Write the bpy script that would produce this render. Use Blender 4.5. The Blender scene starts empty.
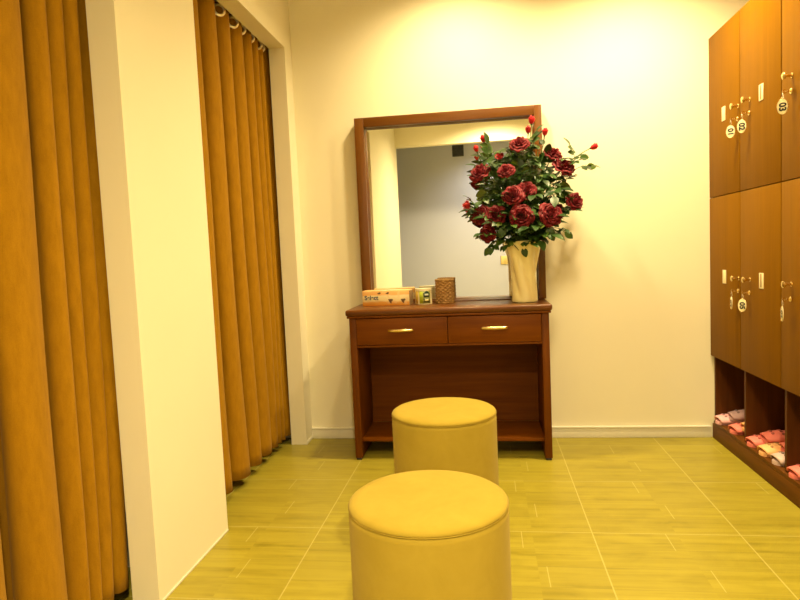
import bpy, bmesh, math, random
from math import sin, cos, pi, radians, sqrt
from mathutils import Vector, Matrix

scene = bpy.context.scene
COL = scene.collection

# ------------------------------------------------------------------ helpers
class MB:
    """collects shapes, links them as ONE mesh object"""
    def __init__(self): self.bm = bmesh.new()
    def _box(self, faces_verts): pass
    def box(self, x0, x1, y0, y1, z0, z1, bev=0.0, seg=2, M=None):
        bm = self.bm
        vs = [bm.verts.new((x, y, z)) for x in (x0, x1) for y in (y0, y1) for z in (z0, z1)]
        idx = [(0,1,3,2),(4,6,7,5),(0,4,5,1),(2,3,7,6),(0,2,6,4),(1,5,7,3)]
        fs = [bm.faces.new([vs[i] for i in f]) for f in idx]
        geo = set(vs)
        if bev > 0:
            es = {e for f in fs for e in f.edges}
            r = bmesh.ops.bevel(bm, geom=list(es), offset=bev, segments=seg, affect='EDGES', profile=0.5)
            geo = {v for f in r['faces'] for v in f.verts} | {v for v in geo if v.is_valid}
        if M is not None:
            for v in geo: v.co = M @ v.co
        return self
    def lathe(self, prof, seg=32, M=None, rfun=None, close=True):
        bm = self.bm; rows = []
        for k, (r, z) in enumerate(prof):
            if r < 1e-6:
                c = Vector((0, 0, z)); rows.append([bm.verts.new(M @ c if M else c)])
            else:
                row = []
                for i in range(seg):
                    a = 2*pi*i/seg
                    rr = rfun(r, z, a, k) if rfun else r
                    c = Vector((rr*cos(a), rr*sin(a), z)); row.append(bm.verts.new(M @ c if M else c))
                rows.append(row)
        for a, b in zip(rows, rows[1:]):
            if len(a) == 1 and len(b) == 1: continue
            for i in range(seg):
                j = (i+1) % seg
                if len(a) == 1: bm.faces.new((a[0], b[j], b[i]))
                elif len(b) == 1: bm.faces.new((a[i], a[j], b[0]))
                else: bm.faces.new((a[i], a[j], b[j], b[i]))
        return self
    def tube(self, pts, r, seg=8, cap=True, closed=False):
        bm = self.bm; pts = [Vector(p) for p in pts]; n = len(pts)
        rs = r if isinstance(r, (list, tuple)) else [r]*n
        rows = []; up = None
        for i, p in enumerate(pts):
            if closed: t = pts[(i+1) % n] - pts[i-1]
            else: t = pts[min(i+1, n-1)] - pts[max(i-1, 0)]
            t.normalize()
            if up is None:
                up = Vector((0, 0, 1)) if abs(t.z) < .9 else Vector((1, 0, 0))
            s = t.cross(up).normalized(); up = s.cross(t).normalized()
            rows.append([bm.verts.new(p + rs[i]*(cos(2*pi*k/seg)*s + sin(2*pi*k/seg)*up)) for k in range(seg)])
        rng = range(n) if closed else range(n-1)
        for i in rng:
            a, b = rows[i], rows[(i+1) % n]
            for k in range(seg):
                j = (k+1) % seg
                bm.faces.new((a[k], a[j], b[j], b[k]))
        if cap and not closed:
            bm.faces.new(rows[0][::-1]); bm.faces.new(rows[-1])
        return self
    def grid(self, f, nu, nv, wrap=False):
        bm = self.bm
        g = [[bm.verts.new(f(i/nu, j/nv)) for j in range(nv+1)] for i in range(nu if wrap else nu+1)]
        n = nu
        for i in range(n):
            a = g[i]; b = g[(i+1) % len(g)] if wrap else g[i+1]
            for j in range(nv): bm.faces.new((a[j], b[j], b[j+1], a[j+1]))
        return self
    def prism(self, pts, z0, z1, M=None, bev=0):
        """pts: ccw outline in xy, extruded z0..z1"""
        bm = self.bm
        a = [bm.verts.new((x, y, z0)) for x, y in pts]; b = [bm.verts.new((x, y, z1)) for x, y in pts]
        bm.faces.new(a[::-1]); top = bm.faces.new(b)
        n = len(pts)
        for i in range(n):
            j = (i+1) % n; bm.faces.new((a[i], a[j], b[j], b[i]))
        geo = set(a) | set(b)
        if bev:
            es = list(top.edges)
            r = bmesh.ops.bevel(bm, geom=es, offset=bev, segments=2, affect='EDGES', profile=.5)
            geo = {v for v in geo if v.is_valid} | {v for f in r['faces'] for v in f.verts}
        if M is not None:
            for v in geo: v.co = M @ v.co
        return self
    def obj(self, name, mat, parent=None, smooth=35, solid=0, loc=None):
        bm = self.bm
        bmesh.ops.recalc_face_normals(bm, faces=bm.faces[:])
        lim = radians(smooth)
        for f in bm.faces: f.smooth = smooth > 0
        for e in bm.edges:
            e.smooth = not (len(e.link_faces) == 2 and e.calc_face_angle(0) > lim)
        off = parent.matrix_world.translation if parent else (Vector(loc) if loc else Vector((0, 0, 0)))
        if parent: off = Vector(parent['_o'])
        elif loc: off = Vector(loc)
        for v in bm.verts: v.co -= off
        me = bpy.data.meshes.new(name); bm.to_mesh(me); bm.free()
        me.materials.append(mat)
        o = bpy.data.objects.new(name, me); COL.objects.link(o)
        if parent:
            o.parent = parent; o['_o'] = list(off)
        else:
            o.location = off; o['_o'] = list(off)
        if solid:
            m = o.modifiers.new('thickness', 'SOLIDIFY'); m.thickness = solid; m.offset = 0
        return o

def tag(o, label, cat, group=None, kind=None):
    if label: o['label'] = label
    if cat: o['category'] = cat
    if group: o['group'] = group
    if kind: o['kind'] = kind
    return o
def thing(name, loc, label, cat, group=None):
    o = bpy.data.objects.new(name, None); COL.objects.link(o)
    o.location = loc; o['_o'] = list(loc); o.empty_display_size = .05
    return tag(o, label, cat, group)
def struct(name, mb, mat, **k):
    o = mb.obj(name, mat, **k); o['kind'] = 'structure'; return o
def text_mesh(name, body, size, mat, parent, M, depth=.0006):
    cu = bpy.data.curves.new(name, 'FONT'); cu.body = body; cu.size = size
    cu.align_x = 'CENTER'; cu.align_y = 'CENTER'; cu.extrude = depth; cu.offset = size*.04
    t = bpy.data.objects.new('tmp', cu); COL.objects.link(t)
    dg = bpy.context.evaluated_depsgraph_get()
    me = bpy.data.meshes.new_from_object(t.evaluated_get(dg))
    bpy.data.objects.remove(t); bpy.data.curves.remove(cu)
    off = Vector(parent['_o'])
    me.transform(Matrix.Translation(-off) @ M)
    me.materials.clear(); me.materials.append(mat); me.name = name
    o = bpy.data.objects.new(name, me); COL.objects.link(o); o.parent = parent; o['_o'] = list(off)
    return o
def basis(x, y, z, o):
    x, y, z = Vector(x), Vector(y), Vector(z)
    return Matrix(((x.x, y.x, z.x, o[0]), (x.y, y.y, z.y, o[1]), (x.z, y.z, z.z, o[2]), (0, 0, 0, 1)))
def align_z(d, o, roll=0):
    q = Vector(d).normalized().to_track_quat('Z', 'Y').to_matrix().to_4x4()
    return Matrix.Translation(o) @ q @ Matrix.Rotation(roll, 4, 'Z')

# ------------------------------------------------------------------ materials
class NT:
    def __init__(self, name):
        self.m = bpy.data.materials.new(name); self.m.use_nodes = True
        self.t = self.m.node_tree; self.b = self.t.nodes['Principled BSDF']; self.n = self.t.nodes
    def link(self, a, b): self.t.links.new(a, b)
    def val(self, x, sock):
        if isinstance(x, (int, float)): sock.default_value = x
        else: self.link(x, sock)
    def math(self, op, a, b=0, c=None):
        n = self.n.new('ShaderNodeMath'); n.operation = op
        self.val(a, n.inputs[0]); self.val(b, n.inputs[1])
        if c is not None: self.val(c, n.inputs[2])
        return n.outputs[0]
    def coord(self, kind='Object'): return self.n.new('ShaderNodeTexCoord').outputs[kind]
    def xyz(self, v):
        s = self.n.new('ShaderNodeSeparateXYZ'); self.link(v, s.inputs[0]); return s.outputs
    def comb(self, x, y, z):
        s = self.n.new('ShaderNodeCombineXYZ')
        for a, i in zip((x, y, z), s.inputs): self.val(a, i)
        return s.outputs[0]
    def noise(self, v, scale=5, detail=4, rough=.5, mapscale=None, distort=0):
        if mapscale:
            mp = self.n.new('ShaderNodeMapping'); mp.inputs['Scale'].default_value = mapscale
            self.link(v, mp.inputs['Vector']); v = mp.outputs[0]
        n = self.n.new('ShaderNodeTexNoise'); n.inputs['Scale'].default_value = scale
        n.inputs['Detail'].default_value = detail; n.inputs['Roughness'].default_value = rough
        n.inputs['Distortion'].default_value = distort
        self.link(v, n.inputs['Vector']); return n.outputs[0]
    def ramp(self, f, stops):
        r = self.n.new('ShaderNodeValToRGB'); e = r.color_ramp.elements
        while len(e) > 1: e.remove(e[-1])
        for i, (p, c) in enumerate(stops):
            el = e[0] if i == 0 else e.new(p)
            el.position = p; el.color = (*c, 1)
        self.val(f, r.inputs[0]); return r.outputs[0]
    def mix(self, f, a, b, mode='MIX'):
        n = self.n.new('ShaderNodeMix'); n.data_type = 'RGBA'; n.blend_type = mode
        self.val(f, n.inputs[0])
        for x, s in ((a, n.inputs[6]), (b, n.inputs[7])):
            if isinstance(x, tuple): s.default_value = (*x, 1)
            else: self.link(x, s)
        return n.outputs[2]
    def bump(self, h, strength=.2, dist=.01):
        n = self.n.new('ShaderNodeBump'); n.inputs['Strength'].default_value = strength
        n.inputs['Distance'].default_value = dist; self.link(h, n.inputs['Height'])
        self.link(n.outputs[0], self.b.inputs['Normal'])
    def set(self, color=None, rough=.5, metal=0, spec=.5, sheen=0, coat=0):
        b = self.b
        if color is not None:
            if isinstance(color, tuple): b.inputs['Base Color'].default_value = (*color, 1)
            else: self.link(color, b.inputs['Base Color'])
        self.val(rough, b.inputs['Roughness']); b.inputs['Metallic'].default_value = metal
        b.inputs['Specular IOR Level'].default_value = spec
        b.inputs['Sheen Weight'].default_value = sheen
        b.inputs['Coat Weight'].default_value = coat
        return self.m

def plain(name, c, rough=.5, metal=0, spec=.5, var=.06, sc=30, **k):
    t = NT(name); v = t.coord()
    n = t.noise(v, sc, 3)
    lo = tuple(max(0, x*(1-var)) for x in c); hi = tuple(min(1, x*(1+var)) for x in c)
    return t.set(t.ramp(n, [(.3, lo), (.7, hi)]), rough, metal, spec, **k)

def wall_mat(name, c):
    t = NT(name); v = t.coord()
    n = t.noise(v, 2.5, 3)
    lo = tuple(x*.98 for x in c)
    m = t.set(t.ramp(n, [(.3, lo), (.7, c)]), .75, 0, .25)
    t.bump(t.noise(v, 140, 3), .04, .004); return m

def wood(name, dark, mid, light, axis='Z', rough=.35, scale=1.0, spec=.5, coat=0, contrast=1.0):
    t = NT(name); v = t.coord()
    s = {'X': (1.2, 22, 22), 'Y': (22, 1.2, 22), 'Z': (22, 22, 1.2)}[axis]
    s = tuple(a*scale for a in s)
    n1 = t.noise(v, 1.0, 6, .6, s, .6)
    s2 = tuple(a*4 for a in s)
    n2 = t.noise(v, 1.0, 4, .6, s2)
    f = t.math('ADD', t.math('MULTIPLY', n1, .7), t.math('MULTIPLY', n2, .3))
    w = .16/contrast
    c = t.ramp(f, [(.5-w, dark), (.5, mid), (.5+w, light)])
    m = t.set(c, rough, 0, spec, coat=coat)
    if coat: t.b.inputs['Coat Roughness'].default_value = .12
    t.bump(n2, .05, .002); return m

M_wall = wall_mat('wall_paint', (.86, .805, .62))
M_grey = wall_mat('grey_blue_paint', (.56, .585, .72))
M_ceil = wall_mat('ceiling_paint', (.86, .84, .78))
M_base = plain('white_baseboard_tile', (.80, .77, .66), .3, var=.02)
M_door = wood('locker_door_veneer', (.165, .070, .0005), (.195, .083, .0008), (.22, .095, .001), 'Z', .5, contrast=.7, spec=.04)
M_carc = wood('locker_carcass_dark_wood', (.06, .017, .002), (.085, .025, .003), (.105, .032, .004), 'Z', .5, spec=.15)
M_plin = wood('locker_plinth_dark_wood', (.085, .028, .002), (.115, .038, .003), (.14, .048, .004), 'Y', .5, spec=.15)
M_tabl = wood('mahogany_vertical', (.09, .023, .0008), (.125, .034, .0012), (.16, .046, .0015), 'Z', .42, spec=.15)
M_tabx = wood('mahogany_horizontal', (.11, .028, .0006), (.15, .040, .001), (.19, .053, .0014), 'X', .42, spec=.15)
M_tabi = wood('mahogany_interior', (.095, .024, .0008), (.125, .033, .001), (.16, .044, .0015), 'X', .6, spec=.15)
M_ttop = wood('mahogany_tabletop', (.085, .024, .003), (.12, .036, .004), (.15, .048, .006), 'X', .3, spec=.35)
M_fram = wood('mirror_frame_wood_upright', (.10, .032, .002), (.13, .043, .003), (.165, .057, .004), 'Z', .3)
M_frax = wood('mirror_frame_wood_rail', (.10, .032, .002), (.13, .043, .003), (.165, .057, .004), 'X', .3)
M_brass = plain('brushed_brass', (.85, .66, .30), .25, 1, var=.04)
M_steel = plain('polished_steel', (.72, .70, .64), .22, 1, var=.03)
M_eye = plain('pale_brass_eyelet', (.95, .86, .62), .35, 1, var=.03)
M_black = plain('black_print', (.02, .02, .025), .5, var=.1)
M_plate = plain('cream_plastic_plate', (.85, .74, .46), .35, var=.03)
M_brown = plain('brown_print', (.25, .11, .02), .5)
M_tagw = plain('ivory_enamel', (.88, .82, .55), .3, var=.02)
M_vase = plain('cream_glazed_ceramic', (.92, .81, .42), .18, var=.03, sc=6, coat=.3)
M_stem = plain('green_stem', (.07, .13, .02), .5, var=.2)
M_red = None

def mirror_mat():
    t = NT('mirror_glass'); return t.set((.86, .87, .84), .003, 1, .5)
M_mirror = mirror_mat()

def rose_mat(name, lo, hi):
    t = NT(name); v = t.coord()
    n = t.noise(v, 60, 3)
    m = t.set(t.ramp(n, [(.3, lo), (.7, hi)]), .55, 0, .3, sheen=.25)
    t.b.inputs['Sheen Tint'].default_value = (1, .25, .3, 1)
    return m
M_rose = rose_mat('deep_red_petals', (.09, .001, .005), (.20, .003, .012))
M_bud = rose_mat('bright_red_petals', (.45, .005, .010), (.6, .010, .016))
M_half = rose_mat('faded_red_petals', (.42, .02, .03), (.55, .04, .04))

def leaf_mat():
    t = NT('rose_leaf'); g = t.n.new('ShaderNodeNewGeometry')
    c = t.ramp(g.outputs['Random Per Island'], [(0, (.014, .042, .007)), (.5, (.030, .078, .010)), (.85, (.06, .12, .013)), (1, (.13, .18, .022))])
    t.b.inputs['Subsurface Weight'].default_value = 0
    return t.set(c, .42, 0, .5)
M_leaf = leaf_mat()

def curtain_mat():
    t = NT('ochre_velvet_curtain'); v = t.coord()
    n = t.noise(v, 1, 4, .6, (60, 60, 14)); n2 = t.noise(v, 420, 2)
    f = t.math('ADD', t.math('MULTIPLY', n, .6), t.math('MULTIPLY', n2, .4))
    m = t.set(t.ramp(f, [(.35, (.29, .14, .003)), (.65, (.385, .19, .006))]), .85, 0, .1, sheen=.12)
    t.b.inputs['Sheen Tint'].default_value = (1, .75, .35, 1)
    t.bump(n2, .12, .002); return m
M_curt = curtain_mat()

def stool_mat():
    t = NT('cream_yellow_velour'); v = t.coord()
    n = t.noise(v, 9, 5, .65, None, .4); n2 = t.noise(v, 300, 2)
    m = t.set(t.ramp(n, [(.3, (.375, .275, .034)), (.7, (.425, .315, .044))]), .8, 0, .1, sheen=.1)
    t.b.inputs['Sheen Tint'].default_value = (1, .9, .6, 1)
    t.bump(n2, .08, .002); return m
M_stool = stool_mat()

def floor_mat():
    t = NT('wood_look_floor_tiles'); x, y, z = t.xyz(t.coord())
    P = .52
    u = t.math('DIVIDE', t.math('ADD', x, .16+P*20), P); w = t.math('DIVIDE', t.math('ADD', y, -2.31+P*20), P)
    fx = t.math('MULTIPLY', t.math('FRACT', u), P); fy = t.math('MULTIPLY', t.math('FRACT', w), P)
    def edge(f, at, hw):   # 1 inside |f-at|<hw
        return t.math('LESS_THAN', t.math('ABSOLUTE', t.math('SUBTRACT', f, at)), hw)
    gx = t.math('MAXIMUM', edge(fx, 0, .0022), edge(fx, P, .0022))
    gy = t.math('MAXIMUM', edge(fy, 0, .0022), edge(fy, P, .0022))
    row = t.math('FLOOR', t.math('DIVIDE', fy, .13))
    j1 = t.math('MULTIPLY', edge(row, 1, .5), edge(fx, .33, .0016))
    j3 = t.math('MULTIPLY', edge(row, 3, .5), edge(fx, .26, .0016))
    grout = t.math('MAXIMUM', t.math('MAXIMUM', gx, gy), t.math('MAXIMUM', j1, j3))
    fr = t.math('MULTIPLY', t.math('FRACT', t.math('DIVIDE', fy, .13)), .13)
    plank = t.math('MAXIMUM', edge(fr, 0, .0016), edge(fr, .13, .0016))
    tile = t.math('ADD', t.math('FLOOR', u), t.math('MULTIPLY', t.math('FLOOR', w), 3.7))
    half = t.math('GREATER_THAN', fx, .3)
    seed = t.math('ADD', t.math('MULTIPLY', tile, 1.37), t.math('ADD', t.math('MULTIPLY', row, 5.3), t.math('MULTIPLY', half, 2.1)))
    v = t.comb(t.math('MULTIPLY', x, 1.5), t.math('MULTIPLY', y, 36), seed)
    n1 = t.noise(v, 1, 5, .6, None, .5)
    v2 = t.comb(t.math('MULTIPLY', x, 5), t.math('MULTIPLY', y, 12), seed)
    n2 = t.noise(v2, 1, 4, .55, None, .8)
    f = t.math('ADD', t.math('MULTIPLY', n1, .62), t.math('MULTIPLY', n2, .38))
    c = t.ramp(f, [(.30, (.225, .185, .015)), (.43, (.315, .262, .025)), (.56, (.37, .311, .033)), (.75, (.415, .355, .042))])
    wn = t.n.new('ShaderNodeTexWhiteNoise'); wn.noise_dimensions = '1D'; t.link(seed, wn.inputs['W'])
    c = t.mix(t.math('MULTIPLY', wn.outputs[0], .14), c, (.20, .165, .03))
    c = t.mix(t.math('MULTIPLY', plank, .3), c, (.19, .155, .03))
    c = t.mix(t.math('MULTIPLY', grout, .6), c, (.54, .48, .16))
    m = t.set(c, t.math('ADD', .28, t.math('MULTIPLY', n1, .15)), 0, .3)
    t.bump(t.math('SUBTRACT', n1, t.math('MULTIPLY', plank, .5)), .06, .003)
    return m
M_floor = floor_mat()

# ------------------------------------------------------------------ the setting
D = 3.50; XL = -1.05; T = .09; RW = 1.64; CEIL = 2.70; P1, P2, P3 = 1.746, 2.272, 3.376; HD = 2.222
YE = -.74; HE = 2.372
struct('floor', MB().box(-2.3, 2.4, -2.1, D, -.05, 0), M_floor, smooth=0)
struct('ceiling', MB().box(-2.3, 2.4, -2.1, D, CEIL, CEIL+.05), M_ceil, smooth=0)
struct('wall_back', MB().box(-2.4, 2.4, D, D+.12, -.05, CEIL+.05), M_wall, smooth=0)
struct('wall_right', MB().box(RW, RW+.12, YE-.1, D, 0, CEIL), M_wall, smooth=0)
w = MB()
w.box(XL-T, XL, P3, D, 0, CEIL)
w.box(XL-T, XL, P2, P3, HD, CEIL)
w.box(XL-T, XL, P1, P2, 0, CEIL)
w.box(XL-T, XL, 1.02, P1, HD, CEIL)
w.box(XL-T, XL, YE-.1, 1.02, 0, CEIL)
struct('wall_left', w, M_wall, smooth=0)
# doorway header behind the camera and the grey passage beyond it
struct('wall_front', MB().box(XL, RW, YE-.1, YE, HE, CEIL), M_wall, smooth=0)
struct('wall_passage', MB().box(-2.3, 2.4, -2.12, -2.0, 0, CEIL), M_grey, smooth=0)
struct('wall_passage_left', MB().box(-2.3, -2.2, -2.0, YE-.1, 0, CEIL), M_grey, smooth=0)
struct('wall_passage_right', MB().box(2.3, 2.4, -2.0, YE-.1, 0, CEIL), M_grey, smooth=0)
struct('wall_cubicle_outer', MB().box(-2.3, -2.2, YE-.1, D, 0, CEIL), M_wall, smooth=0)
w = MB(); w.box(-2.2, XL-T, 1.97, 2.05, 0, CEIL); w.box(-2.2, XL-T, .90, .98, 0, CEIL)
struct('wall_cubicle_partition', w, M_wall, smooth=0)
b = MB(); b.box(XL, 1.18, D-.010, D, 0, .055, .002); b.box(XL, 1.18, D-.016, D, .055, .066, .004)
struct('baseboard_back', b, M_base)
b = MB(); b.box(XL, XL+.004, P3, D-.016, 0, .018, .001)
struct('baseboard_left', b, M_base)
b = MB(); b.box(XL, XL+.003, P1+.002, P2-.002, 0, .008, .001)
struct('trim_1', b, M_base)

# small fittings on the passage wall, seen in the mirror
v = thing('wall_vent', (-.33, -2.0, 2.40), 'small dark square vent high on the grey wall reflected in the mirror', 'vent')
f = MB(); f.box(-.41, -.25, -2.0, -1.985, 2.40, 2.56, .003); f.obj('frame', plain('dark_grey_plastic', (.05, .055, .06), .5), v)
s = MB()
for k in range(6): s.box(-.395, -.265, -1.985, -1.978, 2.417+k*.022, 2.427+k*.022, .002)
s.obj('grille', plain('charcoal_plastic', (.03, .03, .035), .5), v)
v = thing('switch_plate', (.285, -2.0, .86), 'cream switch plate low on the grey wall, reflected beside the vase', 'switch')
MB().box(.223, .345, -2.0, -1.988, .855, .974, .004).obj('plate', plain('yellowed_plastic', (.78, .62, .25), .4), v)
MB().box(.26, .31, -1.988, -1.980, .885, .945, .003).obj('rocker', plain('yellowed_rocker', (.72, .56, .2), .4), v)
MB().box(.215, .2225, -2.0, -1.986, .852, .977, .002).obj('edge_strip', M_brown, v)

# ------------------------------------------------------------------ ceiling downlights (the room's lamps, plus one added in the passage)
def emit(name, c, s):
    t = NT(name); t.b.inputs['Emission Color'].default_value = (*c, 1); t.b.inputs['Emission Strength'].default_value = s
    return t.set((.9, .9, .9), .5)
WARM = (1.0, .775, .395)
M_lens = emit('lit_warm_lens', WARM, 12); M_lens2 = emit('added_neutral_lens', (1, .95, .85), 6)
M_ring = plain('white_lamp_ring', (.85, .84, .8), .4, var=.02)
def downlight(x, y, power, label, color=WARM, size=160, blend=.85, lens=None):
    z = CEIL
    t = thing('recessed_downlight', (x, y, z), label, 'ceiling light', 'recessed ceiling downlights')
    Mx = Matrix.Translation((x, y, 0))
    MB().lathe([(.048, z-.001), (.048, z-.006), (.062, z-.010), (.070, z-.006), (.072, z-.001)], 32, Mx).obj('trim_ring', M_ring, t)
    MB().lathe([(.0, z-.002), (.0475, z-.002), (.0475, z-.001), (0, z-.001)], 32, Mx).obj('lens', lens or M_lens, t)
    L = bpy.data.lights.new('downlight_beam', 'SPOT'); L.energy = power; L.color = color
    L.spot_size = radians(size); L.spot_blend = blend; L.shadow_soft_size = .06
    o = bpy.data.objects.new('downlight_beam', L); COL.objects.link(o)
    o.parent = t; o.location = (0, 0, -.02)
PW = 62
downlight(-.10, 3.0, PW*.85, 'warm downlight in the ceiling in front of the mirror, left side', size=146)
downlight(.78, 2.88, PW*1.45, 'warm downlight in the ceiling near the lockers and back wall', size=146)
downlight(.30, 1.30, PW*.22, 'warm downlight in the ceiling above the front stool')
downlight(.85, 1.30, PW*.25, 'warm downlight in the ceiling beside the nearer lockers')
downlight(.15, -.22, PW*2.8, 'warm downlight in the ceiling just before the passage header')
downlight(.2, -1.40, 38, 'added neutral downlight in the ceiling of the grey passage', (1, .93, .80), 140, .9, M_lens2)  # added lamp, no known source: lifts the grey wall with whiter light

# ------------------------------------------------------------------ curtains
def curtain_profile(crests, xf, depth, ends):
    """round overlapping folds along Y, turning back deep between them: list of (y, x)"""
    pts = [(ends[0], xf-depth*.7)]
    prev = ends[0]
    for i, c in enumerate(crests):
        d = c - prev
        ry = .34*d; rx = min(.050, .16*d + .020)
        cy, cx = c - ry, xf - rx
        pts.append((prev + .10*d, xf-depth*min(1, .6+d*2.4)))
        for k in range(25):
            a = -2.3 + (1.9+2.3)*k/24
            pts.append((cy + ry*sin(a), cx + rx*cos(a)))
        prev = c
    pts.append((ends[1], xf-depth*.8)); return pts
def make_curtain(y0, crest_top, crest_bot, ends_top, ends_bot, label, rod_y, eyelets_at, z0=.05, seed=1):
    rnd = random.Random(seed)
    zt = 2.262
    t = thing('curtain', (-1.205, y0, z0), label, 'curtain', 'ochre cubicle curtains')
    xf, dp = -1.156, .24
    A = curtain_profile(crest_top, xf, dp*.85, ends_top); B = curtain_profile(crest_bot, xf+.004, dp, ends_bot)
    ph = [rnd.uniform(0, 6.28) for _ in A]
    n = len(A); nz = 40
    def f(u, v):
        i = min(n-1, int(round(u*(n-1)))); a = A[i]; b_ = B[i]
        e = v**.8
        y = b_[0]*(1-e) + a[0]*e; x = b_[1]*(1-e) + a[1]*e
        x += .006*sin(3.1*v*2+i*.21) * (1-v); y += .006*sin(v*5+i*.13)*(1-v)*v*2
        return Vector((x, y, z0+(zt-z0)*v))
    m = MB(); m.grid(f, n-1, nz)
    fab = m.obj('fabric', M_curt, t, smooth=80, solid=.004)
    for c0, c1 in zip(crest_top, crest_top[1:]):
        vy0 = c0 - .01
        ey, ex = min(((y, x) for y, x in A if vy0 < y <= c0+(c1-c0)*.6 and x > xf-.11), key=lambda q: abs(q[1]+1.180))
        if ey > P3-.02 and P3 > ey-.5 and c1 > 3.4: continue
        R = align_z((.62, -.78, 0), (ex+.007, ey-.010, 2.222))
        MB().lathe([(.018, -.004), (.023, -.006), (.029, -.004), (.031, 0), (.029, .004), (.023, .006), (.018, .004), (.018, -.004)], 28, R).obj('eyelet', M_eye, t)
    return t
# far opening
ct = [2.40, 2.585, 2.76, 2.915, 3.07, 3.19, 3.27, 3.345, 3.46]
cb = [2.45, 2.60, 2.82, 2.955, 3.12, 3.215, 3.28, 3.335, 3.46]
def mids(c): return [(-1.200, a+(b-a)*.05) for a, b in zip(c, c[1:])]
make_curtain(2.85, ct, cb, (2.30, 3.485), (2.32, 3.485), 'ochre eyelet curtain in the far opening, beside the back wall', 0, mids(ct)[:6], seed=3)
# near opening
ct = [1.12, 1.315, 1.53, 1.62, 1.685, 1.762, 1.835]
cb = [1.12, 1.305, 1.505, 1.568, 1.622, 1.686, 1.775]
make_curtain(1.4, ct, cb, (1.04, 1.92), (1.05, 1.90), 'ochre curtain in the near opening, at the left edge of the photo', 0, mids(ct), seed=5)
def rod(y0, y1, label):
    t = thing('curtain_rod', (-1.215, (y0+y1)/2, 2.222), label, 'curtain rod', 'curtain rods')
    MB().tube([(-1.215, y0, 2.222), (-1.215, y1, 2.222)], .014, 16).obj('pole', M_brass, t)
    for y, s in ((y0, 1), (y1, -1)):
        R = Matrix.Translation((-1.215, y, 2.222)) @ Matrix.Rotation(-s*pi/2, 4, 'X')
        MB().lathe([(0, 0), (.030, 0), (.030, .006), (.018, .012), (.018, .02), (0, .02)], 24, R).obj('flange', M_brass, t)
rod(2.05, D, 'brass rod carrying the curtain of the far opening')
rod(.98, 1.97, 'brass rod carrying the curtain of the near opening')

# ------------------------------------------------------------------ lockers
LX = 1.182; DT = .018
YS = [3.495, 3.097, 2.692, 2.300, 1.91]
ZB, ZS, ZT, SH = .455, 1.287, 2.105, .098
lk = thing('locker_bank', (1.41, 2.7, 0), 'tall golden-brown wooden lockers with open shoe cubbies along the right wall', 'lockers')
cx0 = LX + DT + .002
b = MB()
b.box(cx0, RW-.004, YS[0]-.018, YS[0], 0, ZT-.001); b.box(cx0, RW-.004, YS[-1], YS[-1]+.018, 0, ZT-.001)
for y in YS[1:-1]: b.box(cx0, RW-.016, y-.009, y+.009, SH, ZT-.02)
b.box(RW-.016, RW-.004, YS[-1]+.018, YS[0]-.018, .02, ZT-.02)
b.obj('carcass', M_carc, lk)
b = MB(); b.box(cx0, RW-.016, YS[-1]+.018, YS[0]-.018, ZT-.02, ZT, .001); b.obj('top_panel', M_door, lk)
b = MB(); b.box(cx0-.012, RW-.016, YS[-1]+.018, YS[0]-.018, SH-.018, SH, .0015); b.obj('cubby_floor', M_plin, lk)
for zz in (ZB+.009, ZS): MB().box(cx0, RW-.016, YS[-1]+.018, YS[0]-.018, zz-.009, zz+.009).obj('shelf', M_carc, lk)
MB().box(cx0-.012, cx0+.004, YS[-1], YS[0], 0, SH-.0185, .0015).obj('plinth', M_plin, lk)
RX = Matrix.Rotation(-pi/2, 4, 'Y')     # local +Z -> world -X
PX = [(3.112, 'far'), (2.985, 'near'), (2.603, 'near'), (2.21, 'near')]
plate_y = [3.288, 2.868, 2.49, 2.10]
for row in (0, 1):
    z0, z1 = ((ZB-.004, ZS-.002), (ZS+.002, ZT))[row]
    zk = (.882, 1.680)[row]; zl = (.822, 1.622)[row]
    for k in range(4):
        y1, y0 = YS[k], YS[k+1]
        d = MB().box(LX, LX+DT, y0+.0034, y1-.0034, z0, z1, .0012).obj('door', M_door, lk)
        d['label'] = 'golden-brown door with brass knob'
        ky = PX[k][0]
        Mk = Matrix.Translation((LX, ky, zk)) @ RX
        MB().lathe([(0, 0), (.010, 0), (.010, .002), (.0055, .004), (.0048, .018), (.006, .022), (.0115, .025), (.014, .029), (.0135, .033), (.009, .036), (0, .037)], 20, Mk).obj('knob', M_brass, d)
        Ml = Matrix.Translation((LX, ky+.004, zl)) @ RX
        MB().lathe([(0, 0), (.011, 0), (.011, .003), (.009, .005), (0, .005)], 20, Ml).obj('lock', M_brass, d)
        zp = (.882, 1.682)[row]; py = plate_y[k]
        MB().box(LX-.003, LX, py-.021, py+.021, zp-.034, zp+.034, .001).obj('number_plate', M_plate, d)
        if k > 0:
            g = MB(); g.box(LX-.0038, LX-.003, py-.004, py+.006, zp-.028, zp+.030, .0002); g.obj('plate_print', M_brown, d)

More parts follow.
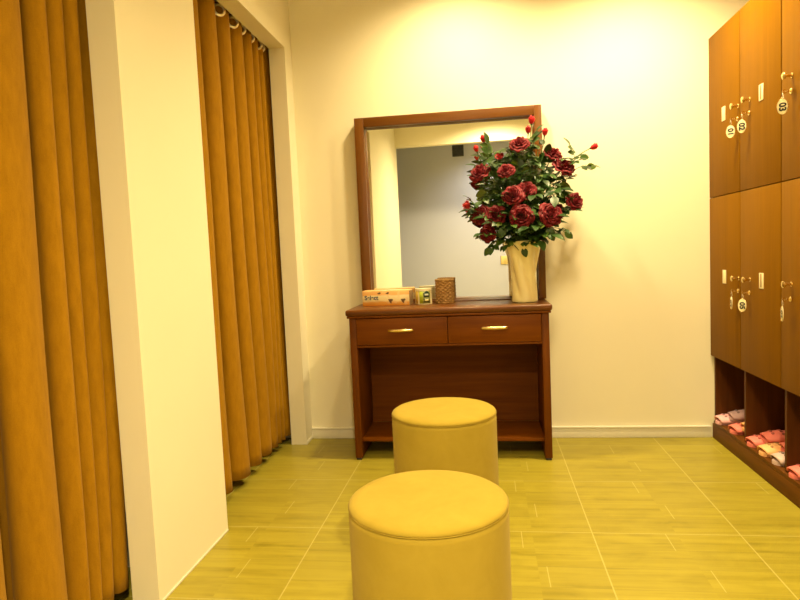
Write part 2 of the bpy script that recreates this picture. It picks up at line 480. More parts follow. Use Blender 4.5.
# keys with oval number tags hanging from the locks
def locker_key(y, z, num, face, label, ring_drop=.022, tagz=None):
    zl = z; xk = LX-.005
    t = thing('locker_key', (LX-.005, y, z), label, 'locker key', 'numbered keys hanging in the locker doors')
    k = MB(); k.box(xk-.014, xk, y-.0012, y+.0012, z-.004, z+.004, .0005)
    Mk = Matrix.Translation((xk-.021, y, z)) @ Matrix.Rotation(pi/2, 4, 'X')
    k.lathe([(.004, -.001), (.0085, -.001), (.0085, .001), (.004, .001), (.004, -.001)], 20, Mk)
    k.obj('key', M_brass, t)
    c = Vector((xk-.026, y, z-.014)); pts = [c + .011*Vector((cos(a)*.55, cos(a)*.8, sin(a))) for a in [2*pi*i/20 for i in range(20)]]
    MB().tube(pts, .0009, 6, closed=True).obj('ring', M_steel, t)
    n = Vector((-cos(face), -sin(face), 0)); xr = Vector((0, 0, -1)); yr = n.cross(xr)
    o = Vector((xk-.028, y, z-.026-.030))
    Mt = basis(xr, yr, n, o)
    pts = [(.030*cos(a), .0195*sin(a)) for a in [2*pi*i/32 for i in range(32)]]
    MB().prism(pts, -.0017, .0017, Mt, .0008).obj('number_tag', M_tagw, t)
    rim = [Mt @ Vector((.0295*cos(a), .019*sin(a), .0018)) for a in [2*pi*i/40 for i in range(40)]]
    MB().tube(rim, .0009, 5, closed=True).obj('tag_rim', M_brass, t)
    text_mesh('number_print', num, .033, M_black, t, Mt @ Matrix.Translation((.002, 0, .0019)))
fa = radians(52)
locker_key(PX[0][0]+.004, 1.622, '01', fa, 'key with ivory oval tag 01 in the upper locker nearest the back wall')
locker_key(PX[1][0]+.004, 1.622, '02', fa, 'key with ivory oval tag 02, hanging just right of tag 01')
locker_key(PX[2][0]+.004, 1.622, '03', fa, 'key with ivory oval tag 03 on the upper locker at the right edge')
locker_key(PX[0][0]+.004, .822, '04', radians(-12), 'key with tag turned edge-on in the lower locker nearest the back wall')
locker_key(PX[1][0]+.004, .822, '05', radians(36), 'key with oval tag facing out in the second lower locker')
locker_key(PX[2][0]+.004, .822, '06', radians(-14), 'key with edge-on tag in the lower locker at the right edge')

# ------------------------------------------------------------------ slippers in the cubbies
def outline(L, Wd, n=18):
    """foot-shaped outline, toe at -x"""
    pts = []
    for i in range(2*n):
        a = 2*pi*i/(2*n); x = cos(a); y = sin(a)
        s = (1-x)/2            # 0 heel .. 1 toe
        wdt = .36 + .16*s - .10*math.exp(-((s-.45)/.18)**2) 
        pts.append((x*L/2, (abs(y)**.8)*(1 if y >= 0 else -1)*wdt*Wd))
    return pts
def slipper(x, y, z, rot, color, label, tilt=0, roll=0):
    L, Wd = .225, .092
    t = thing('slipper', (x, y, z), label, 'slipper', 'slippers in the shoe cubbies')
    Mx = Matrix.Translation((x, y, z)) @ Matrix.Rotation(rot, 4, 'Z') @ Matrix.Rotation(tilt, 4, 'Y') @ Matrix.Rotation(roll, 4, 'X')
    hi = tuple(min(1, c*1.08) for c in color); lo = tuple(c*.86 for c in color)
    m1 = plain('slipper_foam', lo, .55, var=.05); m2 = plain('slipper_strap_foam', hi, .5, var=.05)
    ol = outline(L, Wd)
    MB().prism(ol, 0, .018, Mx, .005).obj('sole', m1, t)
    # toe-covering band
    def band(u, v):
        xx = -.100 + .120*u
        hw = .037 + .0115*sin(pi*min(1, .12+u*.62))
        a = pi*v
        h = .020 + .014*sin(pi*min(1, u*.75+.08))
        return Mx @ Vector((xx - .010*sin(a)*(1-u), hw*cos(a), .012 + h*sin(a)**.75))
    s = MB(); s.grid(band, 10, 18); nf = len(s.bm.faces)
    # small round cut-out studs on the strap
    hd = s
    for (u, vv) in ((.3, .35), (.3, .5), (.3, .65), (.6, .28), (.6, .43), (.6, .57), (.6, .72)):
        p = band(u, vv); q = band(u, vv+.01); r = band(u+.01, vv)
        nrm = (q-p).cross(r-p).normalized()
        if (p - Mx @ Vector((-.04, 0, 0))).dot(nrm) < 0: nrm = -nrm
        hd.lathe([(0, .0042), (.0045, .0040), (.0045, .002), (0, .002)], 10, align_z(nrm, p))
    for i, fc in enumerate(hd.bm.faces): fc.material_index = 1 if i >= nf else 0
    st = hd.obj('strap', m2, t, smooth=60, solid=.005)
    st.data.materials.append(plain('slipper_hole_shade', tuple(c*.45 for c in color), .7))
PINK = (.80, .42, .46); LILAC = (.55, .36, .40); CORAL = (.78, .20, .17); PEACH = (.86, .46, .20); PALE = (.58, .42, .40)
zf = SH
slipper(1.292, 3.425, zf, radians(5), PINK, 'pale pink slipper at the back wall end, toe nearest the wall')
slipper(1.345, 3.375, zf+.034, radians(-5), LILAC, 'dull mauve slipper resting on the pale pink one in the far cubby', tilt=radians(-3))
slipper(1.300, 3.255, zf, radians(7), CORAL, 'coral slipper in the far cubby, beside the mauve one')
slipper(1.335, 3.185, zf+.034, radians(2), PEACH, 'peach slipper resting on the coral one in the far cubby', tilt=radians(-3))
slipper(1.300, 3.045, zf, radians(6), CORAL, 'lower coral red slipper in the middle cubby')
slipper(1.350, 3.000, zf+.035, radians(-3), CORAL, 'upper coral red slipper stacked in the middle cubby', tilt=radians(-3))
slipper(1.300, 2.915, zf, radians(5), PEACH, 'peach orange slipper beside the coral pair in the middle cubby')
slipper(1.370, 2.850, zf+.035, radians(-6), CORAL, 'coral slipper lying across the peach one in the middle cubby', tilt=radians(-4))
slipper(1.305, 2.795, zf, radians(3), PALE, 'pale mauve slipper against the divider of the middle cubby')
slipper(1.300, 2.635, zf, radians(4), CORAL, 'coral pink slipper in the nearest visible cubby, at the photo edge')
slipper(1.310, 2.520, zf, radians(-3), CORAL, 'second coral pink slipper in the nearest visible cubby')
slipper(1.350, 2.590, zf+.035, radians(-3), PALE, 'pale slipper on top of the coral one at the photo edge', tilt=radians(-3))

# ------------------------------------------------------------------ dressing table
tx0, tx1 = -.722, .318; ty0, ty1 = 3.095, 3.478; TZ = .790
tb = thing('dressing_table', (-.2, 3.29, 0), 'dark mahogany dressing table with two drawers against the back wall', 'dressing table')
m = MB(); m.box(tx0, tx1, ty0, ty1, TZ-.032, TZ, .010, 3); m.obj('tabletop', M_ttop, tb)
m = MB(); m.box(tx0+.006, tx1-.006, ty0+.006, ty1, TZ-.044, TZ-.0325, .003); m.obj('top_moulding', M_tabx, tb)
lx0, lx1 = tx0+.016, tx1-.016
for xa in (lx0, lx1-.036):
    s = MB(); s.box(xa, xa+.036, ty0+.016, ty1-.004, .012, TZ-.045, .002)
    sp = s.obj('side_panel', M_tabl, tb)
    MB().box(xa+.004, xa+.032, ty0+.020, ty0+.048, 0, .012, .002).obj('foot', M_black, sp)
MB().box(lx0+.036, lx1-.036, ty1-.022, ty1-.008, .11, TZ-.045).obj('back_panel', M_tabi, tb)
MB().box(lx0+.036, lx1-.036, ty0+.04, ty1-.022, .092, .110, .002).obj('bottom_shelf', M_tabx, tb)
MB().box(lx0+.036, lx1-.036, ty0+.022, ty1-.022, .592, .604, .001).obj('drawer_rail', M_tabx, tb)
mid = -.2
for (xa, xb, hx) in ((lx0+.038, mid-.0015, -.437), (mid+.0015, lx1-.038, .036)):
    d = MB().box(xa, xb, ty0+.014, ty0+.034, .606, TZ-.048, .0018).obj('drawer', M_tabx, tb)
    MB().box(xa+.01, xb-.01, ty0+.034, ty1-.05, .620, TZ-.06).obj('drawer_box', M_tabl, d)
    h = MB(); yy = ty0+.014
    pts = [(hx-.062, yy, .680), (hx-.061, yy-.014, .680), (hx-.048, yy-.020, .680), (hx, yy-.023, .680), (hx+.048, yy-.020, .680), (hx+.060, yy-.014, .680), (hx+.062, yy, .680)]
    h.tube(pts, [.0058, .006, .0062, .0062, .0062, .006, .0058], 10)
    for v_ in h.bm.verts: v_.co.z = .680 + (v_.co.z-.680)*1.15
    h.obj('handle', M_brass, d)

# mirror standing on the table
mr = thing('framed_mirror', (-.19, 3.46, TZ), 'large brown-framed mirror standing on the dressing table against the wall', 'mirror')
fx0, fx1, fz1 = -.695, .322, 1.826; FW = .052; fy0, fy1 = 3.435, 3.485
for (xa, xb) in ((fx0, fx0+FW), (fx1-FW+.014, fx1)):
    MB().box(xa, xb, fy0, fy1, TZ, fz1, .002).obj('upright', M_fram, mr)
MB().box(fx0+FW, fx1-FW+.014, fy0, fy1, fz1-FW, fz1, .002).obj('top_rail', M_frax, mr)
MB().box(fx0+FW, fx1-FW+.014, fy0+.018, fy1, TZ, TZ+.005, .001).obj('bottom_rail', M_frax, mr)
gx0, gx1, gz0, gz1 = fx0+FW, fx1-FW+.014, TZ+.005, fz1-FW
g = MB(); B = .014; yb, yf = fy0+.026, fy0+.0235
oc = [(gx0, yb, gz0), (gx1, yb, gz0), (gx1, yb, gz1), (gx0, yb, gz1)]
ic = [(gx0+B, yf, gz0+B), (gx1-B, yf, gz0+B), (gx1-B, yf, gz1-B), (gx0+B, yf, gz1-B)]
bc = [(x, yb+.006, z) for x, y, z in oc]
bm = g.bm; O = [bm.verts.new(p) for p in oc]; I = [bm.verts.new(p) for p in ic]; K = [bm.verts.new(p) for p in bc]
bm.faces.new(I)
for i in range(4):
    j = (i+1) % 4
    bm.faces.new((O[i], O[j], I[j], I[i])); bm.faces.new((K[j], K[i], O[i], O[j])[::-1])
bm.faces.new(K[::-1])
g.obj('mirror_glass', M_mirror, mr, smooth=0)

# ------------------------------------------------------------------ things on the table
# tissue box
bx, by = -.540, 3.375; BL, BD, BH = .262, .105, .082
tbx = thing('tissue_box', (bx, by, TZ), 'orange and cream tissue box lying on the left of the dressing table', 'tissue box')
Mb = Matrix.Translation((bx, by, TZ)) @ Matrix.Rotation(radians(-5), 4, 'Z')
def box_mat():
    t = NT('tissue_box_card'); x, y, z = t.xyz(t.coord()); v = t.coord()
    n = t.noise(v, 14, 4, .6, (1, 1, 3)); n2 = t.noise(v, 26, 3)
    h = t.math('ADD', t.math('DIVIDE', z, BH), t.math('MULTIPLY', t.math('SUBTRACT', n, .5), .22))
    c = t.ramp(h, [(0, (.80, .33, .05)), (.20, (.84, .42, .09)), (.32, (.88, .72, .38)), (.64, (.90, .76, .44)), (.74, (.84, .44, .13)), (1, (.84, .50, .2))])
    c = t.mix(t.math('MULTIPLY', t.math('GREATER_THAN', n2, .60), .55), c, (.86, .60, .30))
    return t.set(c, .45)
MB().box(-BL/2, BL/2, -BD/2, BD/2, 0, BH, .002, 2, Mb).obj('carton', box_mat(), tbx)
MB().box(BL/2, BL/2+.0015, -BD/2+.002, BD/2-.002, .002, BH-.002, 0, 2, Mb).obj('end_flap', plain('carton_end_card', (.62, .42, .2), .5), tbx)
e = MB()
for k in range(4): e.box(BL/2+.0015, BL/2+.002, -BD/2+.012+k*.026, -BD/2+.022+k*.026, .006, BH-.006, 0, 2, Mb)
e.obj('end_stripe', plain('dark_brown_stripe', (.16, .09, .05), .5), tbx)
Fm = Mb @ basis((1, 0, 0), (0, 0, 1), (0, -1, 0), (0, -BD/2-.0002, 0))
text_mesh('brand_lettering', 'Select', .032, plain('slate_print', (.10, .12, .16), .5), tbx, Fm @ Matrix.Translation((-.080, .043, 0)), .0004)
M_motif = plain('dark_brown_print', (.12, .06, .03), .5)
for px_, sx in ((.028, 1), (.098, -1)):
    MB().prism([(px_-.014*1, .034), (px_-.006, .018), (px_+.004, .010), (px_+.006, .022), (px_+.014, .030), (px_+.010, .036)], 0, .0004, Fm).obj('printed_motif', M_motif, tbx)
for px_ in (-.035, .012):
    MB().prism([(px_-.012, .066), (px_, .062), (px_+.010, .068), (px_+.004, .074)], 0, .0004, Fm).obj('printed_motif', M_motif, tbx)
sl = MB(); sl.prism([(.07*cos(a), .022*sin(a)) for a in [2*pi*i/24 for i in range(24)]], BH, BH+.0006, Mb)
sl.obj('opening_slot', plain('slot_film', (.75, .62, .45), .3), tbx)

# canister
cnx, cny, cr, ch = -.338, 3.345, .046, .086
cn = thing('paper_canister', (cnx, cny, TZ), 'short cream canister with green label between tissue box and wicker basket', 'canister')
Mc = Matrix.Translation((cnx, cny, TZ))
MB().lathe([(0, 0), (cr-.002, 0), (cr, .002), (cr, ch-.012), (0, ch-.012)], 40, Mc).obj('body', plain('cream_card', (.86, .78, .48), .4, var=.03), cn)
MB().lathe([(0, ch-.012), (cr+.0012, ch-.012), (cr+.0012, ch-.001), (cr-.002, ch), (0, ch)], 40, Mc).obj('lid', plain('pale_lid', (.86, .80, .56), .35, var=.02), cn)
def wrap(mb, a0, a1, z0, z1, r, n=10):
    mb.grid(lambda u, v: Vector((cnx + r*sin(a0+(a1-a0)*u), cny - r*cos(a0+(a1-a0)*u), TZ+z0+(z1-z0)*v)), n, 2)
e = MB(); wrap(e, -.42, .0, .006, ch-.014, cr+.0004); e.obj('green_panel', plain('lime_print', (.42, .50, .03), .45), cn, solid=.0004)
e = MB(); wrap(e, .0, .95, .006, ch-.014, cr+.0004); e.obj('dull_green_panel', plain('olive_print', (.30, .34, .10), .45), cn, solid=.0004)
e = MB(); wrap(e, -1.0, -.62, .006, ch-.014, cr+.0004); e.obj('gold_panel', plain('gold_print', (.66, .46, .08), .45), cn, solid=.0004)
e = MB(); wrap(e, .10, .80, .040, .060, cr+.0012)
e.grid(lambda u, v: Vector((cnx+(cr+.0012)*sin(.0+.9*u), cny-(cr+.0012)*cos(.0+.9*u), TZ+.056+v*.018*(1-abs(2*u-1)**1.5))), 12, 2)
e.obj('crest', plain('dark_green_print', (.015, .05, .03), .45), cn, solid=.0004)
e = MB(); wrap(e, .22, .68, .047, .058, cr+.0018); e.obj('crest_band', plain('pale_green_print', (.55, .62, .5), .45), cn, solid=.0004)
e = MB(); wrap(e, .16, .74, .012, .034, cr+.0012); e.obj('lower_patch', plain('dark_olive_print', (.10, .11, .03), .45), cn, solid=.0004)
e = MB(); wrap(e, .24, .66, .018, .028, cr+.0018); e.obj('lower_patch_band', plain('straw_print', (.6, .52, .2), .45), cn, solid=.0004)

# wicker basket
wx, wy, wr, wh = -.224, 3.368, .0465, .125
wb = thing('wicker_basket', (wx, wy, TZ), 'small brown woven wicker basket on the dressing table by the mirror', 'basket')
def wick_mat():
    t = NT('brown_wicker'); v = t.coord()
    n = t.noise(v, 70, 4, .7); 
    return t.set(t.ramp(n, [(.3, (.16, .075, .018)), (.5, (.36, .19, .05)), (.72, (.56, .34, .11))]), .6)
M_wick = wick_mat()
NR, NS = 13, 11
def wv(u, v):
    a = 2*pi*u; zz = v*wh; row = int(min(NR-1e-6, v*NR)); fr = v*NR-row
    bulge = sin(pi*fr)**.6 if 0 < fr < 1 else 0
    r = wr*(.985+.02*cos(pi*(v-.2))) + (.0052*bulge*(.35+.75*cos(NS*a + pi*row)))
    return Vector((wx+r*cos(a), wy+r*sin(a), TZ+zz))
m = MB(); m.grid(wv, 192, NR*4, wrap=True); m.obj('woven_side', M_wick, wb, smooth=70, solid=.003)
m = MB(); m.lathe([(0, .001), (wr-.003, .001), (wr-.003, .004), (0, .004)], 32, Matrix.Translation((wx, wy, TZ))); m.obj('base', M_wick, wb)
m = MB()
for ph in (0, pi):
    m.tube([(wx+(wr+.001)*cos(a)+.002*cos(12*a+ph)*cos(a), wy+(wr+.001)*sin(a)+.002*cos(12*a+ph)*sin(a), TZ+wh+.001+.0022*sin(12*a+ph)) for a in [2*pi*i/120 for i in range(120)]], .0034, 7, closed=True)
m.obj('rim', M_wick, wb, smooth=70)

# vase
vx, vy, VH = .196, 3.275, .315
vs = thing('flower_vase', (vx, vy, TZ), 'tall cream twisted ceramic vase full of roses on the dressing table', 'vase')
prof = [(0, .0), (.055, 0), (.0655, .003), (.067, .010), (.0655, .022), (.0625, .06), (.0605, .11), (.0612, .16), (.067, .205), (.076, .245), (.086, .28), (.0925, .297), (.0945, VH), (.0915, VH+.001), (.0885, .297), (.081, .275), (.070, .235), (.058, .19), (.055, .13), (.056, .06), (.056, .02), (0, .016)]
def twist(r, z, a, k):
    if r < .03: return r
    s = sin(pi*min(1, max(0, (z-.005)/.29)))**.7
    return r*(1 + .11*s*(abs(cos(2.5*(a + z*5.2)))*2-1.2))
dense = []
for (r0, z0_), (r1, z1_) in zip(prof, prof[1:]):
    for k in range(4): dense.append((r0+(r1-r0)*k/4, z0_+(z1_-z0_)*k/4))
dense.append(prof[-1])
# first & last collapse to the axis
MB().lathe(dense, 72, Matrix.Translation((vx, vy, TZ)), rfun=twist).obj('vessel', M_vase, vs, smooth=60)

# ------------------------------------------------------------------ roses
def petal_grid(bm, half, R, Z, phi, curl, r0=.10, wav=0., rnd=None, nu=8, nv=8):
    g = []
    for i in range(nu+1):
        u = 2*i/nu-1; col = []
        for j in range(nv+1):
            v = j/nv
            wdt = half*(.35+.65*sin(pi*min(.97, .12+.62*v)))
            a = phi + u*wdt
            rr = r0 + (R-r0)*(sin(v*pi/2)**.85)
            vv = v*(1-.16*abs(u)**2.5)
            z = Z*(vv**1.25)
            lip = max(0, v-.72)/.28
            rr += curl*.16*lip**2*(1-.35*u*u) ; z -= curl*.16*lip**2.2
            z += wav*sin(u*5+phi*3)*lip*.05
            rr *= (1-.06*u*u)
            rr += .03*sin(3*u+phi*2.3)*v
            col.append(bm.verts.new((rr*cos(a), rr*sin(a), z)))
        g.append(col)
    for i in range(nu):
        for j in range(nv): bm.faces.new((g[i][j], g[i+1][j], g[i+1][j+1], g[i][j+1]))
def bloom_mesh(seed, kind):
    rnd = random.Random(seed); m = MB()
    if kind == 0: layers = [(2, 1.7, .10, .92, -.1), (3, 1.15, .24, .95, .15), (3, 1.1, .38, .93, .5), (5, .80, .56, .86, .9), (5, .82, .76, .70, 1.2), (6, .72, .96, .46, 1.3)]
    elif kind == 1: layers = [(2, 1.7, .12, 1.25, 0), (3, 1.2, .30, 1.28, .2), (3, 1.15, .50, 1.2, .5), (5, .85, .78, 1.0, .9)]
    else: layers = [(2, 1.8, .14, 2.2, -.2), (3, 1.3, .40, 2.25, -.5), (3, 1.25, .66, 2.1, -.6), (4, .95, .92, 1.75, .2)]
    for li, (n, half, R, Z, curl) in enumerate(layers):
        ph = rnd.uniform(0, 6.28)
        for k in range(n):
            petal_grid(m.bm, half*rnd.uniform(.92, 1.08), R*rnd.uniform(.93, 1.07), Z*rnd.uniform(.95, 1.05), ph+2*pi*k/n+rnd.uniform(-.12, .12), curl*rnd.uniform(.7, 1.25) if kind < 2 else curl, r0=.08 if kind < 2 else .1+.25*min(1, li*.4), wav=1.2 if kind == 2 else 2.6)
            if kind == 2:
                pass
    return m
def leaflet(bm, base, d, n, L, W, fold=.25, droop=.25):
    """one ovate leaflet with a midrib fold and a small point"""
    d = Vector(d).normalized(); n = Vector(n); s = d.cross(n).normalized(); n = s.cross(d).normalized()
    ts = [0, .12, .3, .5, .7, .87, 1]; ws = [.06, .55, .95, 1, .78, .40, .0]
    rows = []
    for t, w_ in zip(ts, ws):
        c = Vector(base) + d*L*t - n*L*droop*t*t
        q = W/2*w_
        ed = W*.10*(1 if int(t*20) % 2 else 0)
        if w_ == 0: rows.append([bm.verts.new(c)])
        else: rows.append([bm.verts.new(c - s*(q+ed*.3) + n*q*fold), bm.verts.new(c), bm.verts.new(c + s*(q+ed*.3) + n*q*fold)])
    for a, b_ in zip(rows, rows[1:]):
        if len(b_) == 1:
            bm.faces.new((a[0], a[1], b_[0])); bm.faces.new((a[1], a[2], b_[0]))
        else:
            bm.faces.new((a[0], a[1], b_[1], b_[0])); bm.faces.new((a[1], a[2], b_[2], b_[1]))
def compound_leaf(m, p, d, rnd, n=5, L=.045):
    """rachis with paired leaflets"""
    d = Vector(d).normalized(); up = Vector((0, -.35, 1))
    s = d.cross(up).normalized(); nn = s.cross(d).normalized()
    ln = L*(.6+.45*(n//2))
    pts = [Vector(p) + d*ln*t - Vector((0, 0, 1))*ln*.18*t*t for t in (0, .33, .66, 1)]
    for q in pts:
        if q.y > 3.415: q.y = 3.415
    m.tube(pts, [.0011, .001, .0009, .0008], 5)
    leaflet(m.bm, pts[-1], d - Vector((0, 0, .2)), nn, L*1.1, L*.68)
    for k in range(n//2):
        q = pts[2-k]
        for sg in (-1, 1):
            dd = d*.55 + s*sg*.9 + nn*rnd.uniform(-.25, .15)
            leaflet(m.bm, q, dd, nn + Vector((rnd.uniform(-.3, .3), rnd.uniform(-.3, .1), 0)), L*rnd.uniform(.8, 1.0), L*.60)
def clampy(m, ymax=3.425):
    for v_ in m.bm.verts:
        if v_.co.y > ymax: v_.co.y = ymax - min(.02, (v_.co.y-ymax)*.25)
def bez(a, b_, c, d, n):
    out = []
    for i in range(n+1):
        t = i/n; s = 1-t
        out.append(a*s**3 + b_*3*s*s*t + c*3*s*t*t + d*t**3)
    return out
MOUTH = Vector((vx, vy, TZ+VH))
def stem_path(head, facing, k, n=18):
    ang = 2*pi*k*.381966; rr = .045*sqrt(((k*7) % 21+1)/22)
    mo = MOUTH + Vector((rr*cos(ang), rr*sin(ang), -.005))
    hx = head - mo
    lo = MOUTH + Vector((-hx.x*.10, .0, -.22)) + Vector((.01*cos(ang), .01*sin(ang), 0))
    path = [lo, (lo+mo)/2]
    path += bez(mo, mo + (mo-lo).normalized()*max(.05, hx.length*.35), head - facing*max(.04, hx.length*.28), head, n)
    return path
M_sep = M_leaf
def make_rose(k, x, y, z, r, kind, label, fdir=None, leaves=6):
    rnd = random.Random(100+k)
    name = 'rose' if kind < 2 else 'rosebud'
    p = Vector((x, y, z)); r *= 1.0
    if fdir: F = Vector(fdir).normalized()
    else:
        F = (p - Vector((.2, 3.42, 1.20))); F.z = F.z*.8+.04
        F = (F.normalized() + Vector((0, -.55, .15))).normalized() if kind < 2 else (F.normalized()*.7 + Vector((0, -.1, .8))).normalized()
    hgt = {0: .55, 1: .7, 2: 1.15}[kind]*r
    base = p - F*hgt
    path = stem_path(base, F, k)
    t = thing(name, tuple(base), label, 'rose', 'red roses in the vase')
    for q in path:
        if q.y > 3.42: q.y = 3.42
    m = MB(); m.tube(path, [.0022]*(len(path)-3)+[.0022, .0022, .0026], 7); m.obj('stem', M_stem, t, smooth=60)
    m = bloom_mesh(k, kind)
    Mx = align_z(F, base, rnd.uniform(0, 6)) @ Matrix.Scale(r, 4)
    for v_ in m.bm.verts: v_.co = Mx @ v_.co
    clampy(m, 3.43)
    m.obj('bloom', (M_rose, M_half, M_bud)[kind], t, smooth=75, solid=.0006)
    m = MB()          # calyx: cup and five sepals
    m.lathe([(0, -.006), (.004, -.005), (.0055, 0), (.20*r if r > .03 else .007, .10*r), (0, .10*r)], 12, align_z(F, base))
    Q = align_z(F, base, rnd.uniform(0, 6)).to_3x3()
    for i in range(5):
        a = 2*pi*i/5
        d = Q @ Vector((cos(a), sin(a), .55 if kind < 2 else 1.2)); nn = Q @ Vector((-cos(a), -sin(a), .8))
        leaflet(m.bm, base + Q @ Vector((cos(a)*.004, sin(a)*.004, 0)), d, nn, max(.022, r*.62), .008, droop=-.1 if kind == 2 else .2)
    clampy(m); m.obj('calyx', M_sep, t, smooth=60)
    m = MB()
    n = len(path)
    for i in range(leaves):
        f = .34 + .58*(i+.5)/leaves
        q = path[min(n-2, 2+int(f*(n-3)))]
        tg = (path[min(n-1, 3+int(f*(n-3)))]-q).normalized()
        a = i*2.4+k*1.3
        side = Vector((cos(a), -abs(sin(a))*.5+.25, .15))
        d = (side + tg*.7).normalized()
        compound_leaf(m, q, d, rnd, 5 if i % 2 else 3, rnd.uniform(.042, .060))
    clampy(m); 
    if leaves: m.obj('leaves', M_leaf, t, smooth=60)
R = [
(-.019, 3.26, 1.474, .054, 0, 'dark red open rose at the upper left of the bouquet'),
(.118, 3.22, 1.470, .042, 0, 'brighter red open rose high in the bouquet, right of the upper left one'),
(.195, 3.27, 1.609, .050, 0, 'topmost full dark red rose, in front of the mirror top'),
(.366, 3.30, 1.553, .043, 0, 'dark red open rose at the upper right, left of the mirror frame edge'),
(.418, 3.28, 1.482, .056, 0, 'large dark red open rose at the right against the wall, below the upper right one'),
(.147, 3.16, 1.340, .048, 0, 'left of the two touching roses in the bouquet centre'),
(.217, 3.20, 1.362, .049, 0, 'right of the two touching roses in the bouquet centre'),
(.183, 3.13, 1.229, .057, 0, 'large red rose low in the centre, right above the vase'),
(-.023, 3.24, 1.255, .048, 0, 'dark red rose at the left, beside the half-open bud'),
(.056, 3.18, 1.242, .050, 0, 'red rose low left, between the left rose and the centre rose'),
(.011, 3.20, 1.153, .042, 0, 'lowest rose of the bouquet, hanging at the lower left'),
(.330, 3.15, 1.231, .055, 0, 'large dark red rose low on the right side, above the vase rim'),
(.384, 3.24, 1.252, .034, 0, 'small dark rose tucked behind the large lower right rose'),
(.466, 3.25, 1.297, .048, 0, 'dark red rose farthest right, in front of the bare wall'),
(.091, 3.30, 1.550, .028, 1, 'half-open pale red rose between the upper roses, behind leaves'),
(.010, 3.33, 1.650, .0165, 2, 'tall red bud at the upper left in front of the mirror header'),
(-.028, 3.30, 1.597, .015, 2, 'small orange-red bud below the tall upper left bud'),
(.262, 3.33, 1.728, .018, 2, 'highest red bud of the bouquet at the mirror top rail'),
(.326, 3.31, 1.660, .0165, 2, 'red bud on the right of the highest bud, over the mirror frame'),
(.564, 3.28, 1.563, .0165, 2, 'red bud on the long sprig reaching far right over the wall'),
(-.087, 3.24, 1.303, .029, 1, 'half-open rose farthest left in the bouquet'),
]
for k, (x, y, z, r, kind, lab) in enumerate(R):
    make_rose(k, x, y, z, r, kind, lab, fdir=(.9, -.1, .35) if k == 19 else ((-.8, -.3, .35) if k == 20 else None), leaves=8)
def spray(k, end, label, n=7, L=.04, arch=.5):
    rnd = random.Random(500+k); e = Vector(end)
    mo = MOUTH + Vector((.055*(1 if e.x > vx else -1), -.03, -.004)); lo = MOUTH + Vector((0, .01, -.18))
    c1 = mo + Vector((0, -.02, .06)); c2 = e + Vector(((mo.x-e.x)*.3, 0, .10*arch))
    path = [lo] + bez(mo, c1, c2, e, 14)
    t = thing('leaf_spray', tuple(mo), label, 'leaves', 'green leaf sprays in the vase')
    m = MB(); m.tube(path, .0018, 6); m.obj('stem', M_stem, t, smooth=60)
    m = MB()
    for i in range(n):
        q = path[3+int((len(path)-5)*(i+.5)/n)]
        a = i*2.4+k
        compound_leaf(m, q, Vector((cos(a)*.9, -abs(sin(a))*.8+.05, rnd.uniform(-.5, .4))), rnd, 5 if i % 2 else 3, L*rnd.uniform(.85, 1.15))
    leaflet(m.bm, path[-1], path[-1]-path[-3], Vector((0, -1, .2)), L*1.2, L*.8)
    clampy(m); m.obj('leaves', M_leaf, t, smooth=60)
SPR = [
((.19, 3.19, 1.07), 'leaf spray hanging over the front rim of the vase', 4, .042),
((.03, 3.22, 1.08), 'leaf spray drooping low on the left of the vase', 5, .045),
((.40, 3.22, 1.14), 'leaf spray drooping to the lower right of the vase', 5, .045),
((.31, 3.17, 1.16), 'broad leaf spray in front of the vase rim on the right', 6, .058),
((.10, 3.17, 1.18), 'leaf spray between the low left roses and the centre rose', 6, .052),
((.31, 3.24, 1.45), 'leaf spray in the upper right of the bouquet, below the buds', 9, .056),
((.02, 3.24, 1.37), 'leaf spray in the left of the bouquet, below the upper left rose', 9, .056),
((.24, 3.22, 1.53), 'leaf spray rising in the middle, below the topmost full rose', 9, .052),
((.53, 3.26, 1.47), 'leaf spray at the far right, below the long sprig bud', 8, .046),
((.055, 3.28, 1.575), 'leaf spray at the upper left, rising beside the tall bud', 8, .044),
((.38, 3.20, 1.38), 'leaf spray between the right-hand roses, over the mirror frame', 8, .058),
((.50, 3.28, 1.52), 'leaf spray at the far right, reaching up beside the sprig bud', 6, .044),
((.30, 3.29, 1.60), 'leaf spray at the upper right, just under the two top buds', 10, .044),
]
for k, (e_, lab, n_, L_) in enumerate(SPR): spray(k, (e_[0], min(3.34, e_[1]+(.07 if e_[2] > 1.2 else 0)), e_[2]), lab, n_, L_)

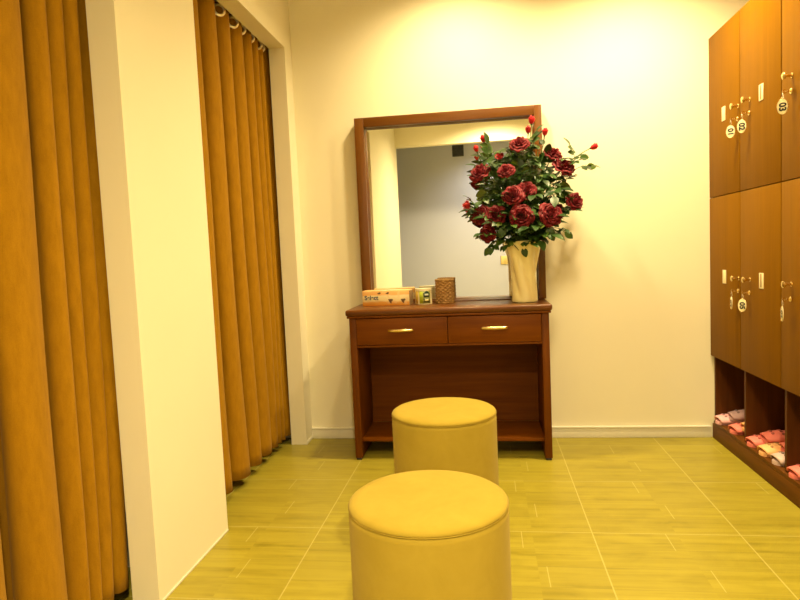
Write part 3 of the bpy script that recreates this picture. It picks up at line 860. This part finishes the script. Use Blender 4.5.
# ------------------------------------------------------------------ stools
def stool(x, y, r, h, label):
    t = thing('round_stool', (x, y, 0), label, 'stool', 'round velour stools')
    Mx = Matrix.Translation((x, y, 0)); zs = h-.022
    MB().lathe([(0, .012), (r-.010, .012), (r-.003, .018), (r-.001, .04), (r, .2), (r, zs-.02), (r-.001, zs-.006), (r-.006, zs-.002), (0, zs-.002)], 72, Mx).obj('upholstered_body', M_stool, t, smooth=60)
    MB().lathe([(0, zs-.0015), (r-.006, zs-.0015), (r-.0005, zs+.001), (r+.0005, zs+.004), (r-.003, zs+.010), (r-.012, zs+.016), (r-.03, zs+.0195), (r*.5, zs+.0215), (0, zs+.022)], 72, Mx).obj('seat_top', M_stool, t, smooth=60)
    MB().tube([(x+(r-.001)*cos(a), y+(r-.001)*sin(a), zs-.001) for a in [2*pi*i/90 for i in range(90)]], .0016, 6, closed=True).obj('seam_piping', M_stool, t)
    for a in (.8, 2.37, 3.94, 5.5):
        MB().lathe([(0, 0), (.016, 0), (.016, .012), (0, .012)], 14, Matrix.Translation((x+(r-.05)*cos(a), y+(r-.05)*sin(a), 0))).obj('foot', M_black, t)
stool(-.167, 1.548, .2055, .448, 'nearer round cream-yellow velour stool at the front of the photo')
stool(-.184, 2.425, .207, .452, 'farther round cream-yellow velour stool before the dressing table')

# ------------------------------------------------------------------ camera, world, view
cam = bpy.data.cameras.new('camera'); co = bpy.data.objects.new('camera', cam); COL.objects.link(co)
f_px, pit, yaw, rol, hh = 619.61, .07435, .1392, .0444, 1.0678
cam.sensor_fit = 'HORIZONTAL'; cam.sensor_width = 36; cam.lens = f_px*36/800; cam.clip_start = .02
fw = Vector((-sin(yaw)*cos(pit), cos(yaw)*cos(pit), -sin(pit))); rt = Vector((cos(yaw), sin(yaw), 0)); up = rt.cross(fw)
r2 = cos(rol)*rt - sin(rol)*up; u2 = sin(rol)*rt + cos(rol)*up
co.matrix_world = basis(r2, u2, -fw, (0, 0, hh))
scene.camera = co
wd = bpy.data.worlds.new('world'); scene.world = wd; wd.use_nodes = True
wd.node_tree.nodes['Background'].inputs[0].default_value = (1, .8, .5, 1); wd.node_tree.nodes['Background'].inputs[1].default_value = .02
vs_ = scene.view_settings
vs_.view_transform = 'Standard'; vs_.look = 'None'; vs_.exposure = 1.4; vs_.gamma = 1; vs_.use_curve_mapping = False
for o in list(bpy.data.objects):
    if '_o' in o.keys(): del o['_o']
